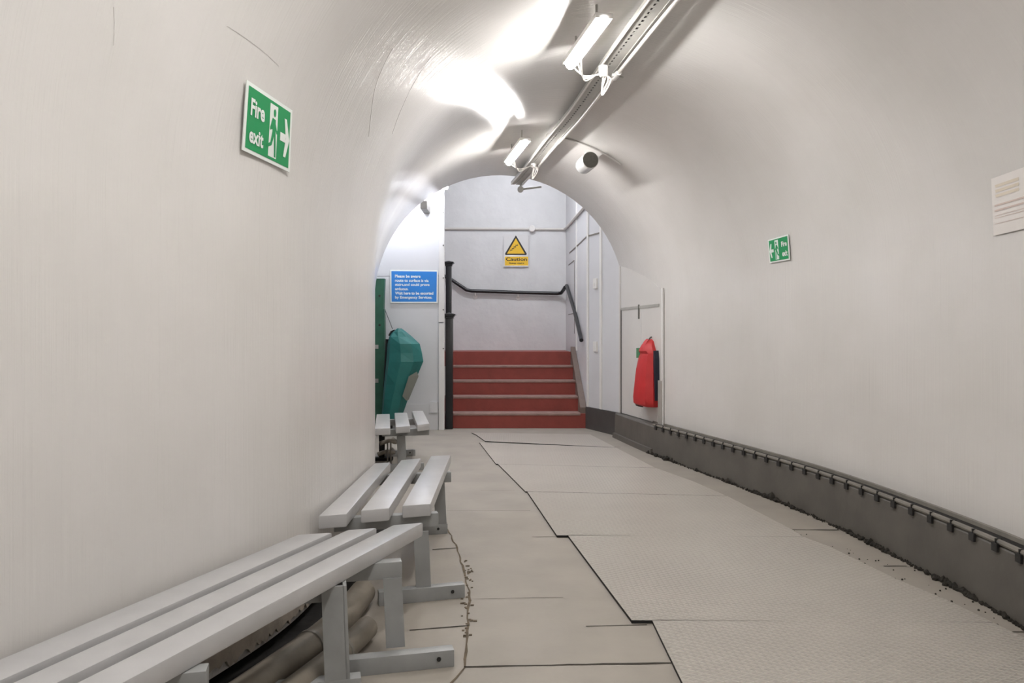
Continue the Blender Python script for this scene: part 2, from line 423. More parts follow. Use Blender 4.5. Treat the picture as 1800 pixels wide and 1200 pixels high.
for off, r_, y1, lab in ((.20, .056, 3.44, 'fat dusty pipe lying under the nearest bench, next to the wall'), (.325, .045, 3.05, 'thinner dusty pipe lying under the nearest bench, on its aisle side')):
    t = thing('ground_pipe', lab, 'pipe', None)
    pts = along(Lp, 'L', off, r_ + .002, .2, y1)
    last = [p for p in along(Lp, 'L', off, r_ + .002, y1, 9)][0]; e = pts[-1]
    pts.append(e.lerp(last, (y1 - e.y) / (last.y - e.y)))
    bm = nb(); tube(bm, pts, r_, 18, cap=False)
    obj('pipe_run', bm, M['pipe'], t, True)
    bm = nb(); tube(bm, [pts[-1] - (pts[-1] - pts[-2]).normalized() * .03, pts[-1] - (pts[-1] - pts[-2]).normalized() * .02], r_ * .93, 18); obj('pipe_mouth_shade', bm, M['dark'], t)  # dark disc in the open end, painting the shade inside the pipe
    for yj in (1.5, 2.16, 2.82):
        i = min(range(len(pts)), key=lambda q: abs(pts[q].y - yj)); d = (pts[min(i + 1, len(pts) - 1)] - pts[i - 1]).normalized()
        bm = nb(); tube(bm, [pts[i] - d * .012, pts[i] - d * .008, pts[i] + d * .008, pts[i] + d * .012], [r_ * .98, r_ * 1.07, r_ * 1.07, r_ * .98], 18, cap=False)
        obj('pipe_joint', bm, M['edge'], t, True)
    base(t)

# ------------------------------------------------------------------ slatted benches
SEAT = .43
def bench(label, slats, supports, group='grey slatted benches along the left wall'):
    t = thing('bench', label, 'bench', group)
    for q in slats:
        bm = nb(); prism(bm, q, SEAT - .058, SEAT, .008); obj('slat', bm, M['bench'], t, True)
    for s in supports:
        end = Vector(s['end']); d = Vector(s.get('dir', (.972, .236))).normalized(); n = Vector((-d.y, d.x))
        L_ = s.get('len', .5); c = end - d * L_ / 2
        bm = nb(); obox(bm, c, d, L_ / 2, .026, SEAT - .058 - .062, SEAT - .0585, .003); obj('crossbar', bm, M['steel'], t, True)
        lp = Vector(s['leg']); lw = s.get('lw', .034)
        # T-section leg: a flat plate with a web behind it, leaning out a little at the foot
        bm = nb(); k = 0
        if lw > .04:
            obox(bm, lp - n * .034, d, .036, .006, .06, SEAT - .0585); obox(bm, lp + d * .040 + n * .0, d, .006, .04, .06, SEAT - .0585)
        else:
            for hw, hd, off in ((lw, .006, -.02), (.006, .024, 0.004)):
                fs = obox(bm, lp + n * off, d, hw, hd, .06, SEAT - .058 - .058)
        for v in bm.verts:
            if v.co.z < .1: v.co.x += .012
        obj('leg', bm, M['steel'], t)
        f0, f1 = s['foot']; f0 = Vector(f0); f1 = Vector(f1)
        bm = nb(); obox(bm, (f0 + f1) / 2, f1 - f0, (f1 - f0).length / 2, .026, 0, .062, .003)
        fo = obj('foot', bm, M['steel'], t, True)
        bm = nb(); b0 = f1 - (f1 - f0).normalized() * .05
        tube(bm, [(b0.x, b0.y - .024, .034), (b0.x, b0.y - .032, .034)], .008, 8); obj('bolt', bm, M['dark'], fo)
    base(t); return t
k = .337; Y0 = 1.0
def bs(xl, yl, xr, yr):
    return [(xl - k * (yl - Y0), Y0), (xr - k * (yr - Y0), Y0), (xr, yr), (xl, yl)]
bench('long grey slatted bench nearest the viewer, running out of the bottom left corner',
      [bs(-.835, 3.00, -.709, 3.03), bs(-.658, 3.07, -.546, 3.106), bs(-.488, 3.15, -.369, 3.195)],
      [dict(end=(-.412, 2.86), leg=(-.445, 2.845), foot=((-.62, 2.72), (-.216, 2.82)), len=.48),
       dict(end=(-.60, 2.61), leg=(-.605, 2.585), foot=((-.80, 2.52), (-.51, 2.59)), len=.40, lw=.048),
       dict(end=(-.765, 1.93), leg=(-.80, 1.92), foot=((-1.0, 1.86), (-.6, 1.95)), len=.42)])
bench('middle grey slatted bench of the three, pushed against the curving wall',
      [[(-.834, 3.303), (-.721, 3.346), (-.747, 4.725), (-.84, 4.69)],
       [(-.672, 3.41), (-.553, 3.46), (-.579, 4.885), (-.695, 4.81)],
       [(-.5015, 3.506), (-.376, 3.55), (-.40, 5.02), (-.526, 4.97)]],
      [dict(end=(-.352, 3.64), leg=(-.42, 3.52), foot=((-.60, 3.445), (-.224, 3.56)), len=.48),
       dict(end=(-.378, 4.73), leg=(-.45, 4.70), foot=((-.64, 4.64), (-.40, 4.71)), len=.46)])
dd = Vector((.965, .262))
bench('farthest grey slatted bench, its left end hidden behind the wall, below the teal cover',
      [[(-1.155, 6.46), (-1.03, 6.50), (-1.226, 7.70), (-1.35, 7.66)],
       [(-.995, 6.58), (-.883, 6.66), (-1.069, 7.82), (-1.193, 7.80)],
       [(-.829, 6.72), (-.735, 6.84), (-.929, 8.02), (-1.04, 7.98)]],
      [dict(end=(-.757, 6.99), leg=(-1.0, 6.90), foot=((-1.18, 6.84), (-.80, 6.95)), len=.42, lw=.038),
       dict(end=(-.94, 7.80), leg=(-1.12, 7.74), foot=((-1.28, 7.7), (-.98, 7.78)), len=.40)])

# ------------------------------------------------------------------ stair lobby at the end of the tunnel
ZT = 4.35
def quadwall(name, pts2, z0, z1, m):
    bm = nb(); a_ = [bm.verts.new((x, y, z0)) for x, y in pts2]; b_ = [bm.verts.new((x, y, z1)) for x, y in pts2]
    for i in range(len(pts2) - 1): bm.faces.new((a_[i], a_[i + 1], b_[i + 1], b_[i]))
    return struct(name, bm, m)
WR = [(1.345, 9.2), (1.296, 9.31), (.99, 10.1), (.94, 11.4), (.885, 12.6)]
quadwall('wall_stairs_right', WR, 0, ZT, M['panel'])
bm = nb(); box(bm, (-2.5, 12.6, 0), (1.2, 12.7, ZT)); struct('wall_stairs_back', bm, M['plaster'])
quadwall('wall_lobby_left', [(-2.4, 9.0), (-2.4, 12.65)], 0, ZT, M['plaster'])
bm = nb(); box(bm, (-2.5, 8.9, ZT), (1.6, 12.7, ZT + .1)); struct('ceiling_stairs', bm, M['plaster'])
# bulkhead around the mouth of the vault
bm = nb(); i = NS - 1; inn = [Lp[i].copy()] + [Lp[i] + Vector((0, 0, z)) for z in (.5, 1.1)] + [vault(i, t) for t in thetas] + [Rp[i] + Vector((0, 0, z)) for z in (1.1, .5)] + [Rp[i].copy()]
cc = (Lp[i] + Rp[i]) / 2 + Vector((0, 0, 1.2)); prev = None
for p in inn:
    d = p - cc; kx = min(((1.6 - cc.x) if d.x > 0 else (2.4 + cc.x)) / max(abs(d.x), 1e-6), ((ZT - cc.z) if d.z > 0 else cc.z) / max(abs(d.z), 1e-6))
    o_ = cc + d * max(kx, 1.0); r = [bm.verts.new(p + Vector((0, .0, 0))), bm.verts.new(p + Vector((0, .06, 0)) + Vector((d.x, 0, d.z)).normalized() * .03), bm.verts.new(o_ + Vector((0, .06, 0)))]
    if prev:
        for k_ in range(2): bm.faces.new((prev[k_], prev[k_ + 1], r[k_ + 1], r[k_]))
    prev = r
struct('wall_bulkhead', bm, M['plaster'])
# wall closing the tunnel behind the viewer
bm = nb(); bm.faces.new([bm.verts.new(p) for p in [Lp[0].copy()] + [vault(0, t) for t in thetas] + [Rp[0].copy()]])
struct('wall_front', bm, M['paint'])
# painted boards to the left of the stairs
bm = nb(); box(bm, (-2.4, 9.95, 1.99), (-.90, 10.03, ZT)); o1 = struct('wall_lobby_board', bm, M['panel'])
bm = nb(); box(bm, (-2.4, 9.945, 0), (-.90, 10.03, 1.984)); struct('wall_lobby_lower_board', bm, M['panel'])
bm = nb(); box(bm, (-2.4, 9.925, 0), (-.955, 9.946, .33)); box(bm, (-1.06, 9.90, .22), (-.96, 9.946, .36)); struct('baseboard_lobby', bm, M['panel'])
bm = nb(); box(bm, (-.945, 9.90, 1.392), (-.872, 9.95, ZT), .004); p1 = struct('trim_4', bm, M['trim'])
bm = nb(); box(bm, (-.945, 9.90, 0), (-.872, 9.95, 1.378), .004); struct('trim_5', bm, M['trim'])
for z in (1.05, 1.55, 1.96, 2.38, 2.80):
    bm = nb(); tube(bm, [(-.885, 9.902, z), (-.885, 9.893, z)], .009, 8); obj('screw', bm, M['galvd'], p1)
# uprights, head seam and skirting of the boarded right wall
def wr_at(Y):
    for (x0, y0), (x1, y1) in zip(WR, WR[1:]):
        if y0 <= Y <= y1: return x0 + (x1 - x0) * (Y - y0) / (y1 - y0)
n_ = 6
for Y, z0, z1, w_ in ((9.73, .25, ZT, .018), (10.07, .25, ZT, .016), (11.2, 1.0, ZT, .012)):
    bm = nb(); x = wr_at(Y); d = Vector((wr_at(Y + .02) - x, .02)).normalized()
    obox(bm, (x - .008, Y), d, w_ * 1.3, .009, z0, z1, .002); struct('trim_%d' % n_, bm, M['white']); n_ += 1
bm = nb()
for (x0, y0), (x1, y1) in zip([(wr_at(9.74), 9.74), WR[2], WR[3]], [WR[2], WR[3], (wr_at(12.1), 12.1)]):
    obox(bm, ((x0 + x1) / 2 - .004, (y0 + y1) / 2), (x1 - x0, y1 - y0), math.hypot(x1 - x0, y1 - y0) / 2, .004, 2.515, 2.532)
struct('trim_%d' % n_, bm, M['edge']); n_ += 1
bm = nb()
for (x0, y0), (x1, y1) in zip(WR[:2], WR[1:3]):
    obox(bm, ((x0 + x1) / 2 - .012, (y0 + y1) / 2), (x1 - x0, y1 - y0), math.hypot(x1 - x0, y1 - y0) / 2, .012, 0, .285)
struct('baseboard_lobby_right', bm, M['skirt'])
bm = nb()
for Y, z0, z1 in ((11.5, 1.25, 2.35), (11.5, 1.25, 1.26)):
    x = wr_at(Y); obox(bm, (x - .002, Y), (0, 1), .008, .003, z0, z1)
for z in (2.34, 1.55): obox(bm, (wr_at(11.9) - .002, 11.9), (-.045, 1), .35, .003, z, z + .012)
struct('trim_%d' % n_, bm, M['edge']); n_ += 1
for z0, z1, lab in ((1.83, 1.94, 'small white latch box on the boarded wall, the upper of two'), (1.02, 1.13, 'small white latch box on the boarded wall, the lower of two')):
    bm = nb(); x = wr_at(9.86); d = Vector((wr_at(9.88) - x, .02)).normalized()
    obox(bm, (x - .012, 9.86), d, .045, .014, z0 - .01, z1 + .01, .003); obox(bm, (x - .026, 9.86), d, .006, .006, z0 + .02, z0 + .06)
    tag(obj('latch_box', bm, M['white']), lab, 'latch', 'latch boxes on the boarded wall')

# flat door panel let into the right wall, between kerb and vault
def wall_idx(Y): return min(range(NS), key=lambda q: abs(Rp[q].y - Y))
bm = nb(); pts = []
ya, yb = 7.86, 9.17
ia, ib = wall_idx(ya), NS - 1
A = Rp[ia] + inward(ia, 'R') * .006; B = Rp[ib] + inward(ib, 'R') * .062
dn = Vector((-(B - A).y, (B - A).x, 0)).normalized()
prof = [(A, .30), (B, .30), (B, 2.06), (A.lerp(B, .45), 1.93), (A, 1.66)]
f1 = [bm.verts.new(p + Vector((0, 0, z))) for p, z in prof]; f2 = [bm.verts.new(p - dn * .09 + Vector((0, 0, z))) for p, z in prof]
bm.faces.new(f1); bm.faces.new(f2[::-1])
for q in range(5): bm.faces.new((f1[q], f1[(q + 1) % 5], f2[(q + 1) % 5], f2[q]))
door = struct('door_1', bm, M['cream'])
def on_door(s, z, off=.0): return A.lerp(B, s) + dn * off + Vector((0, 0, z))
def dstrip(name, s0, s1, z0, z1, th, m, parent=None, z0b=None, z1b=None):
    bm = nb(); z0b = z0 if z0b is None else z0b; z1b = z1 if z1b is None else z1b
    q = [(s0, z0), (s1, z0b), (s1, z1b), (s0, z1)]
    a_ = [bm.verts.new(on_door(s, z, .0005)) for s, z in q]; b_ = [bm.verts.new(on_door(s, z, th)) for s, z in q]
    bm.faces.new(a_[::-1]); bm.faces.new(b_)
    for i_ in range(4): bm.faces.new((a_[i_], a_[(i_ + 1) % 4], b_[(i_ + 1) % 4], b_[i_]))
    return struct(name, bm, m, parent)
dstrip('door_rail', .08, .94, 1.515, 1.545, .006, M['galv'], door)
dstrip('door_gap', .935, .952, .02, 1.53, .003, M['dark'], door)
dstrip('door_stile', .955, .985, .30, 2.04, .012, M['cream'], door)
dstrip('door_seam', .455, .463, .33, 1.50, .003, M['trim'], door)
dstrip('latch_hook', .50, .512, 1.40, 1.56, .012, M['galvd'], door)
dstrip('door_post', -.01, .02, .30, 1.70, .014, M['trim'], door)
dstrip('post_foot', .0, .075, .30, .75, .02, M['galv'], door)

# ------------------------------------------------------------------ stairs
RZ, TD, YS = .197, .32, 10.1
st = thing('staircase', 'flight of five red painted steps with worn pale nosings', 'stairs')
ends = [.975, .895, .891, .877, .868]
for q in range(5):
    y0 = YS + q * TD; y1 = 12.595 if q == 4 else y0 + TD + .01
    bm = nb(); box(bm, (-2.39 if q == 4 else -.93, y0, 0 if q == 0 else q * RZ - .02), (ends[q] if q < 4 else .868, y1, (q + 1) * RZ - .004))
    s_ = obj('step', bm, M['red'], st)
    if q == 4: continue
    bm = nb(); box(bm, (-.93, y0 - .012, (q + 1) * RZ - .028), (ends[q] - .002 if q else .90, y0 + .30, (q + 1) * RZ), .004)
    obj('nosing', bm, M['nose'], s_, True)
bm = nb(); a_ = []
for x0, x1 in ((.902, .986),):
    pr = [(10.13, 0), (10.13, .27), (11.40, 1.055), (11.40, 0)]
    v0 = [bm.verts.new((x0 - (y - 10.1) * .025, y, z)) for y, z in pr]; v1 = [bm.verts.new((x1 - (y - 10.1) * .038, y, z)) for y, z in pr]
    bm.faces.new(v0); bm.faces.new(v1[::-1])
    for q in range(4): bm.faces.new((v0[q], v0[(q + 1) % 4], v1[(q + 1) % 4], v1[q]))
obj('stair_string', bm, M['string'], st)
base(st)
def newel(x0, x1, y0, z0, z1, lab):
    t = thing('newel_post', lab, 'post'); xc = (x0 + x1) / 2; yc = y0 + (x1 - x0) / 2; h = (x1 - x0) / 2
    bm = nb(); box(bm, (x0, y0, z0), (x1, y0 + 2 * h, z1 - .05), .006); obj('shaft', bm, M['blackp'], t, True)
    bm = nb()
    for e, za, zb in ((.010, z1 - .075, z1 - .05), (.022, z1 - .05, z1 - .035), (.036, z1 - .035, z1 - .018), (.018, z1 - .018, z1 - .012)):
        box(bm, (x0 - e, y0 - e, za), (x1 + e, y0 + 2 * h + e, zb), .002)
    a_ = [bm.verts.new((xc + sx * (h + .004), yc + sy * (h + .004), z1 - .012)) for sx, sy in ((-1, -1), (1, -1), (1, 1), (-1, 1))]; tip = bm.verts.new((xc, yc, z1 + .005))
    for q in range(4): bm.faces.new((a_[q], a_[(q + 1) % 4], tip))
    obj('cap', bm, M['blackp'], t); base(t)
newel(-.868, -.772, 9.99, 0, 1.515, 'black painted newel post at the foot of the red stairs')
newel(-.985, -.90, 11.40, .986, 2.33, 'black painted newel post on the landing, rising behind the nearer post')
t = thing('handrail', 'black handrail fixed across the back wall of the landing', 'handrail')
bm = nb(); pts = [(-1.55, 12.53, 2.42), (-1.0, 12.53, 2.14), (-.74, 12.53, 1.965), (-.66, 12.53, 1.95), (.1, 12.53, 1.925), (.74, 12.53, 1.91), (.80, 12.5, 1.915), (.835, 12.40, 1.965), (.85, 12.30, 1.995)]
tube(bm, pts, .029, 12); obj('rail', bm, M['blackp'], t, True)
for x, z in ((.10, 1.925), (-.6, 1.945)):
    bm = nb(); tube(bm, [(x, 12.53, z - .015), (x, 12.535, z - .06), (x, 12.59, z - .085)], .010, 8); tube(bm, [(x, 12.585, z - .085), (x, 12.6, z - .085)], .035, 12)
    obj('bracket', bm, M['white'], t, True)
base(t)
t = thing('handrail', 'black handrail sloping down the right wall beside the red stairs', 'handrail')
bm = nb(); tube(bm, [(.872, 12.28, 2.02), (.915, 11.3, 1.60), (.935, 10.36, 1.155)], .028, 12); obj('rail', bm, M['blackp'], t, True)
for Y, z in ((12.0, 1.885), (10.7, 1.30)):
    bm = nb(); x = wr_at(Y); tube(bm, [(x - .045, Y, z), (x - .04, Y, z - .05), (x, Y, z - .06)], .009, 8); obj('bracket', bm, M['white'], t, True)
base(t)
# conduit on the back and right wall of the stair lobby
t = thing('conduit', 'thin white conduit running across the stair back wall and along the side wall', 'conduit')
zc = CZ + 190 * 12.6 / F
bm = nb(); tube(bm, [(-1.6, 12.575, zc), (.80, 12.575, zc - .01), (.862, 12.55, zc - .01), (wr_at(12.4) - .02, 12.4, zc - .01), (wr_at(11.4) - .02, 11.4, zc - .02), (wr_at(10.1) - .02, 10.1, zc - .04), (wr_at(9.4) - .02, 9.4, zc - .04)], .021, 10)
obj('conduit_tube', bm, M['glossw'], t, True)
bm = nb(); x = (935 - HX) / F * 12.55; tube(bm, [(x, 12.6, zc - .005), (x, 12.53, zc - .005), (x, 12.52, zc - .005)], [.055, .055, .045], 18); obj('junction_box', bm, M['white'], t, True)
base(t)
# lamp of the lobby, hung up on the board behind the rim of the vault
def lamp_obj(name, label, c, d, L_, m, group=None, vertical=False, cable=True, boxat=None):
    t = thing(name, label, 'lamp', group)
    d = Vector(d).normalized(); n = Vector((-d.y, d.x, 0))
    bm = nb(); obox(bm, (c.x, c.y), (d.x, d.y), L_ / 2 - .004, .050, c.z + .0305, c.z + .062, .004); obj('housing', bm, M['white'], t, True)
    bm = nb(); pr = []
    for s_, sc in ((-1, .4), (-.985, .85), (-.96, 1), (.96, 1), (.985, .85), (1, .4)):
        pr.append([bm.verts.new(c + d * (s_ * L_ / 2) + n * (.033 * sc * cos(a)) + Vector((0, 0, .03 + .032 * sc * -sin(a)))) for a in [pi * q / 10 for q in range(11)]])
    for a_, b_ in zip(pr, pr[1:]):
        for q in range(10): bm.faces.new((a_[q], a_[q + 1], b_[q + 1], b_[q]))
        bm.faces.new((a_[0], b_[0], b_[-1], a_[-1]))
    bm.faces.new(pr[0]); bm.faces.new(pr[-1])
    obj('diffuser', bm, m, t, True)
    for s_ in (-.6, .6):
        bm = nb(); p = c + d * (s_ * L_ / 2); h_ = BV.ray_cast(p + Vector((0, 0, .1)), Vector((0, 0, 1)))[0]
        top = h_.z if h_ else p.z + .3
        if vertical: top = ZT
        tube(bm, [(p.x, p.y, p.z + .07), (p.x, p.y, top + .005)], .007, 8); obj('hanger', bm, M['galv'], t)
    if boxat is not None:
        e = c + d * (L_ / 2 * .45) ; s0 = c + d * (L_ / 2 * .82)
        for q in range(3):
            bm = nb(); o_ = Vector((0, 0, .012 * q))
            tube(bm, smooth_path([s0 - d * .1 * q + o_, s0.lerp(boxat, .35) + Vector((0, 0, -.045 - .012 * q)), s0.lerp(boxat, .75) + Vector((0, 0, -.02)), boxat + o_ * .6], 6), .0045, 6)
            obj('cable', bm, M['glossw'], t, True)
    base(t); return t
lamp_obj('batten_lamp', 'cool white batten lamp high above the left boards of the stair lobby', Vector((-1.25, 9.62, 3.05)), (1, 0, 0), .9, M['well'], None, True)
lamp_obj('batten_lamp', 'added cool white fill lamp above the stairs, unseen behind the arch', Vector((0, 10.5, 4.15)), (1, 0, 0), 1.2, M['well2'], None, True)  # added unseen fill lamp, evens the light on the back wall
bm = nb(); box(bm, (-1.145, 9.58, 2.80), (-1.06, 9.95, 2.90), .004)
tag(obj('lamp_bracket', bm, M['edge']), 'grey metal bracket at the top of the left boards, just inside the arch', 'bracket')

# ------------------------------------------------------------------ along the crown: cable tray, conduit, lamps
TP = [(1330, -210), (1160, 0), (1069, 120), (1011, 200), (968, 250), (928, 300), (906, 325)]
ZTR = 3.035
tp = [Vector(((x - HX) / F * (ZTR - CZ) * F / (HY - y), (ZTR - CZ) * F / (HY - y), ZTR)) for x, y in TP]
tp = [Vector((.10, -1.5, ZTR)), Vector((.62, .2, ZTR)), Vector((.88, 1.5, ZTR))] + tp
path = smooth_path(tp, 24)
t = thing('cable_tray', 'perforated metal cable tray running along the crown of the vault', 'cable tray')
# resample evenly
res_ = [path[0]]; 
for p in path[1:]:
    while (p - res_[-1]).length > .0275: res_.append(res_[-1] + (p - res_[-1]).normalized() * .0275)
bm = nb(); hw = .055
def fr(i_):
    d = (res_[min(i_ + 1, len(res_) - 1)] - res_[max(i_ - 1, 0)]).normalized(); return d, Vector((d.y, -d.x, 0))
offs = [-hw, -.014, .003, hw]
for i_ in range(len(res_) - 1):
    (d0, n0), (d1, n1) = fr(i_), fr(i_ + 1)
    for j in range(3):
        if j == 1 and i_ % 2 == 1: continue
        a_ = [res_[i_] + n0 * offs[j], res_[i_] + n0 * offs[j + 1], res_[i_ + 1] + n1 * offs[j + 1], res_[i_ + 1] + n1 * offs[j]]
        v0 = [bm.verts.new(p) for p in a_]; v1 = [bm.verts.new(p + Vector((0, 0, .002))) for p in a_]
        bm.faces.new(v0[::-1]); bm.faces.new(v1)
        for q in range(4): bm.faces.new((v0[q], v0[(q + 1) % 4], v1[(q + 1) % 4], v1[q]))
for sd in (-1, 1):
    pr = None
    for i_ in range(0, len(res_), 2):
        d, n = fr(i_); p = res_[i_] + n * sd * hw
        r = [bm.verts.new(p + n * a_ + Vector((0, 0, z))) for a_, z in ((-.002, -.004), (.003, -.004), (.003, .036), (-.002, .036))]
        if pr:
            for q in range(4): bm.faces.new((pr[q], pr[(q + 1) % 4], r[(q + 1) % 4], r[q]))
        pr = r
obj('tray', bm, M['galv'], t)
bm = nb(); tube(bm, [res_[i_] + fr(i_)[1] * -(hw + .006) + Vector((0, 0, -.004)) for i_ in range(0, len(res_), 4)], .007, 8)
obj('tray_cable', bm, M['glossw'], t, True)
for i_ in range(20, len(res_), 26):
    bm = nb(); p = res_[i_]; h_ = BV.ray_cast(p + Vector((0, 0, .02)), Vector((0, 0, 1)))[0]
    if h_: box(bm, (p.x - .03, p.y - .012, p.z + .002), (p.x + .03, p.y + .012, h_.z + .004)); obj('hanger', bm, M['galv'], t)
    else: bm.free()
bm = nb(); tube(bm, [res_[i_] + fr(i_)[1] * -.006 + Vector((0, 0, .0145)) for i_ in range(0, len(res_), 4)], .0115, 8); obj('slot_darkener', bm, M['dark'], t, True)  # dark tube added above the slots so the holes look dark
base(t)
t = thing('ceiling_conduit', 'glossy white conduit running beside the cable tray, on its right', 'conduit')
def cpt(i_, o_=.078, z=-.012): return res_[i_] + fr(i_)[1] * o_ + Vector((0, 0, z))
cidx = list(range(0, len(res_), 4))
def coff(i_):
    y = res_[i_].y
    return .066 if y > 7.2 else (.072 if y > 5.6 else .072 + min(1, (5.6 - y) / .3) * .012)
bm = nb(); tube(bm, [cpt(i_, coff(i_)) for i_ in cidx], .0125, 10); obj('conduit_tube', bm, M['glossw'], t, True)
base(t)
def near(Y): return min(range(len(res_)), key=lambda q: abs(res_[q].y - Y))
# junction boxes with hanging cable loops beside each lamp
LAMPS = [((-.62, -.80), None), ((.12, 1.80), None), ((1000, 125), (1065, 38)), ((893, 292), (925, 252))]
labs = ['white tube lamp overhead behind the viewer', 'white tube lamp overhead just in front of the viewer, out of frame', 'larger glowing tube lamp, nearer of the two under the vault', 'smaller glowing tube lamp, farther of the two, near the arch']
ZL = 2.94
jl = ['white junction box behind the viewer', 'white junction box above the viewer', 'white junction box with a hanging cable loop, beside the nearer tube lamp', 'white junction box with a hanging cable loop, beside the farther tube lamp']
for q, (a_, b_) in enumerate(LAMPS):
    if b_:
        p0 = Vector(((a_[0] - HX) * (ZL - CZ) / (HY - a_[1]), (ZL - CZ) * F / (HY - a_[1]), ZL)); p1 = Vector(((b_[0] - HX) * (ZL - CZ) / (HY - b_[1]), (ZL - CZ) * F / (HY - b_[1]), ZL))
        c = (p0 + p1) / 2; d = p0 - p1; L_ = d.length * .94
        jb = depth_at(*((1061, 130, 5.0) if q == 2 else (938, 291, 8.15)))
    else:
        c = Vector((a_[0], a_[1], ZL)); d = Vector((.25, 1, 0)); L_ = .86; jb = None
    lamp_obj('tube_lamp', labs[q], c, d, L_, M['lamp'], 'tube lamps under the vault', boxat=jb)
    if jb is None: continue
    t = thing('junction_box', jl[q], 'junction box', 'junction boxes on the cable tray')
    bm = nb(); r0 = .030
    tube(bm, [jb + Vector((0, 0, .05)), jb + Vector((0, 0, -.006)), jb + Vector((0, 0, -.02))], [r0, r0, r0 * .7], 14); obj('box_body', bm, M['white'], t, True)
    for o_ in (-.006, .010):
        bm = nb(); tube(bm, smooth_path([jb + Vector((.02, 0, -.01)), jb + Vector((.035 + o_, -.01, -.04)), jb + Vector((.012 + o_, -.02, -.10)), jb + Vector((-.012, -.02, -.145)), jb + Vector((-.008 + o_ * .3, 0, -.08)), jb + Vector((.004 + o_, 0, -.02))], 6), .0045, 6)
        obj('cable_loop', bm, M['glossw'], t, True)
    base(t)
# coupling where the conduit joins, near the lamp
i_ = near(5.35); p = cpt(i_, .084, -.012)
t = thing('conduit_coupling', 'white coupling piece on the conduit beside the nearer lamp', 'coupling')
bm = nb(); d, n = fr(i_); tube(bm, [p - d * .07, p + d * .05], .021, 12); obj('sleeve', bm, M['white'], t, True)
bm = nb(); box(bm, (p.x - .03, p.y - .02, p.z - .01), (p.x + .02, p.y + .02, p.z + .075), .004); obj('saddle', bm, M['white'], t, True)
bm = nb(); tube(bm, [p + n * .01, p + n * .05 + Vector((0, 0, -.012))], .007, 8); obj('screw', bm, M['galv'], t)
base(t)
# conduit ring over the vault, and the tin sounder hanging from it
iv = min(range(NS), key=lambda q: abs(((Lp[q] + Rp[q]) / 2).y - 7.25))
t = thing('ring_conduit', 'grey conduit bent across the right side of the vault from the tray', 'conduit')
bm = nb(); tube(bm, [vault(iv, a, .012) for a in [pi * (.535 + .010 * q) for q in range(17)]], .009, 8); obj('conduit_tube', bm, M['cream'], t, True)
bm = nb(); p = vault(iv, pi * .535, .03); tube(bm, [p + Vector((0, 0, .03)), p + Vector((0, 0, -.03))], .03, 12); obj('elbow_box', bm, M['galv'], t, True); base(t)
t = thing('tin_sounder', 'white tin cylinder with a dark mesh face, mounted high on the vault', 'sounder')
f0 = depth_at(1038, 281, 7.25); d = Vector((-.17, 1, 0)).normalized()
bm = nb(); tube(bm, [f0, f0 + d * .005, f0 + d * .25, f0 + d * .265], [.075, .08, .08, .07], 28); obj('can', bm, M['tin'], t, True)
bm = nb(); tube(bm, [f0 - d * .002, f0 + d * .003], .074, 28); obj('mesh_face', bm, M['galvd'], t)
bm = nb(); e = f0 + d * .24 + Vector((.0, 0, .05)); h_ = BV.ray_cast(e, Vector((.3, 0, .9)).normalized())[0]
tube(bm, [e, h_], .012, 10); obj('bracket', bm, M['cream'], t, True)
base(t)
# stub of conduit with a round box past the rim of the vault
t = thing('round_conduit_box', 'small round grey conduit box at the top of the arch mouth', 'junction box')
p = depth_at(915, 332, 9.16); bm = nb(); tube(bm, [p, p + Vector((0, .05, 0))], .036, 16); obj('box_body', bm, M['galv'], t, True)
bm = nb(); tube(bm, [p + Vector((.03, .025, .004)), p + Vector((.25, .025, .03))], .012, 8); obj('conduit_stub', bm, M['galv'], t, True)
bm = nb(); tube(bm, [p + Vector((0, .025, .02)), p + Vector((-.0, .025, .09))], .010, 8); obj('conduit_drop', bm, M['galv'], t, True)
base(t)

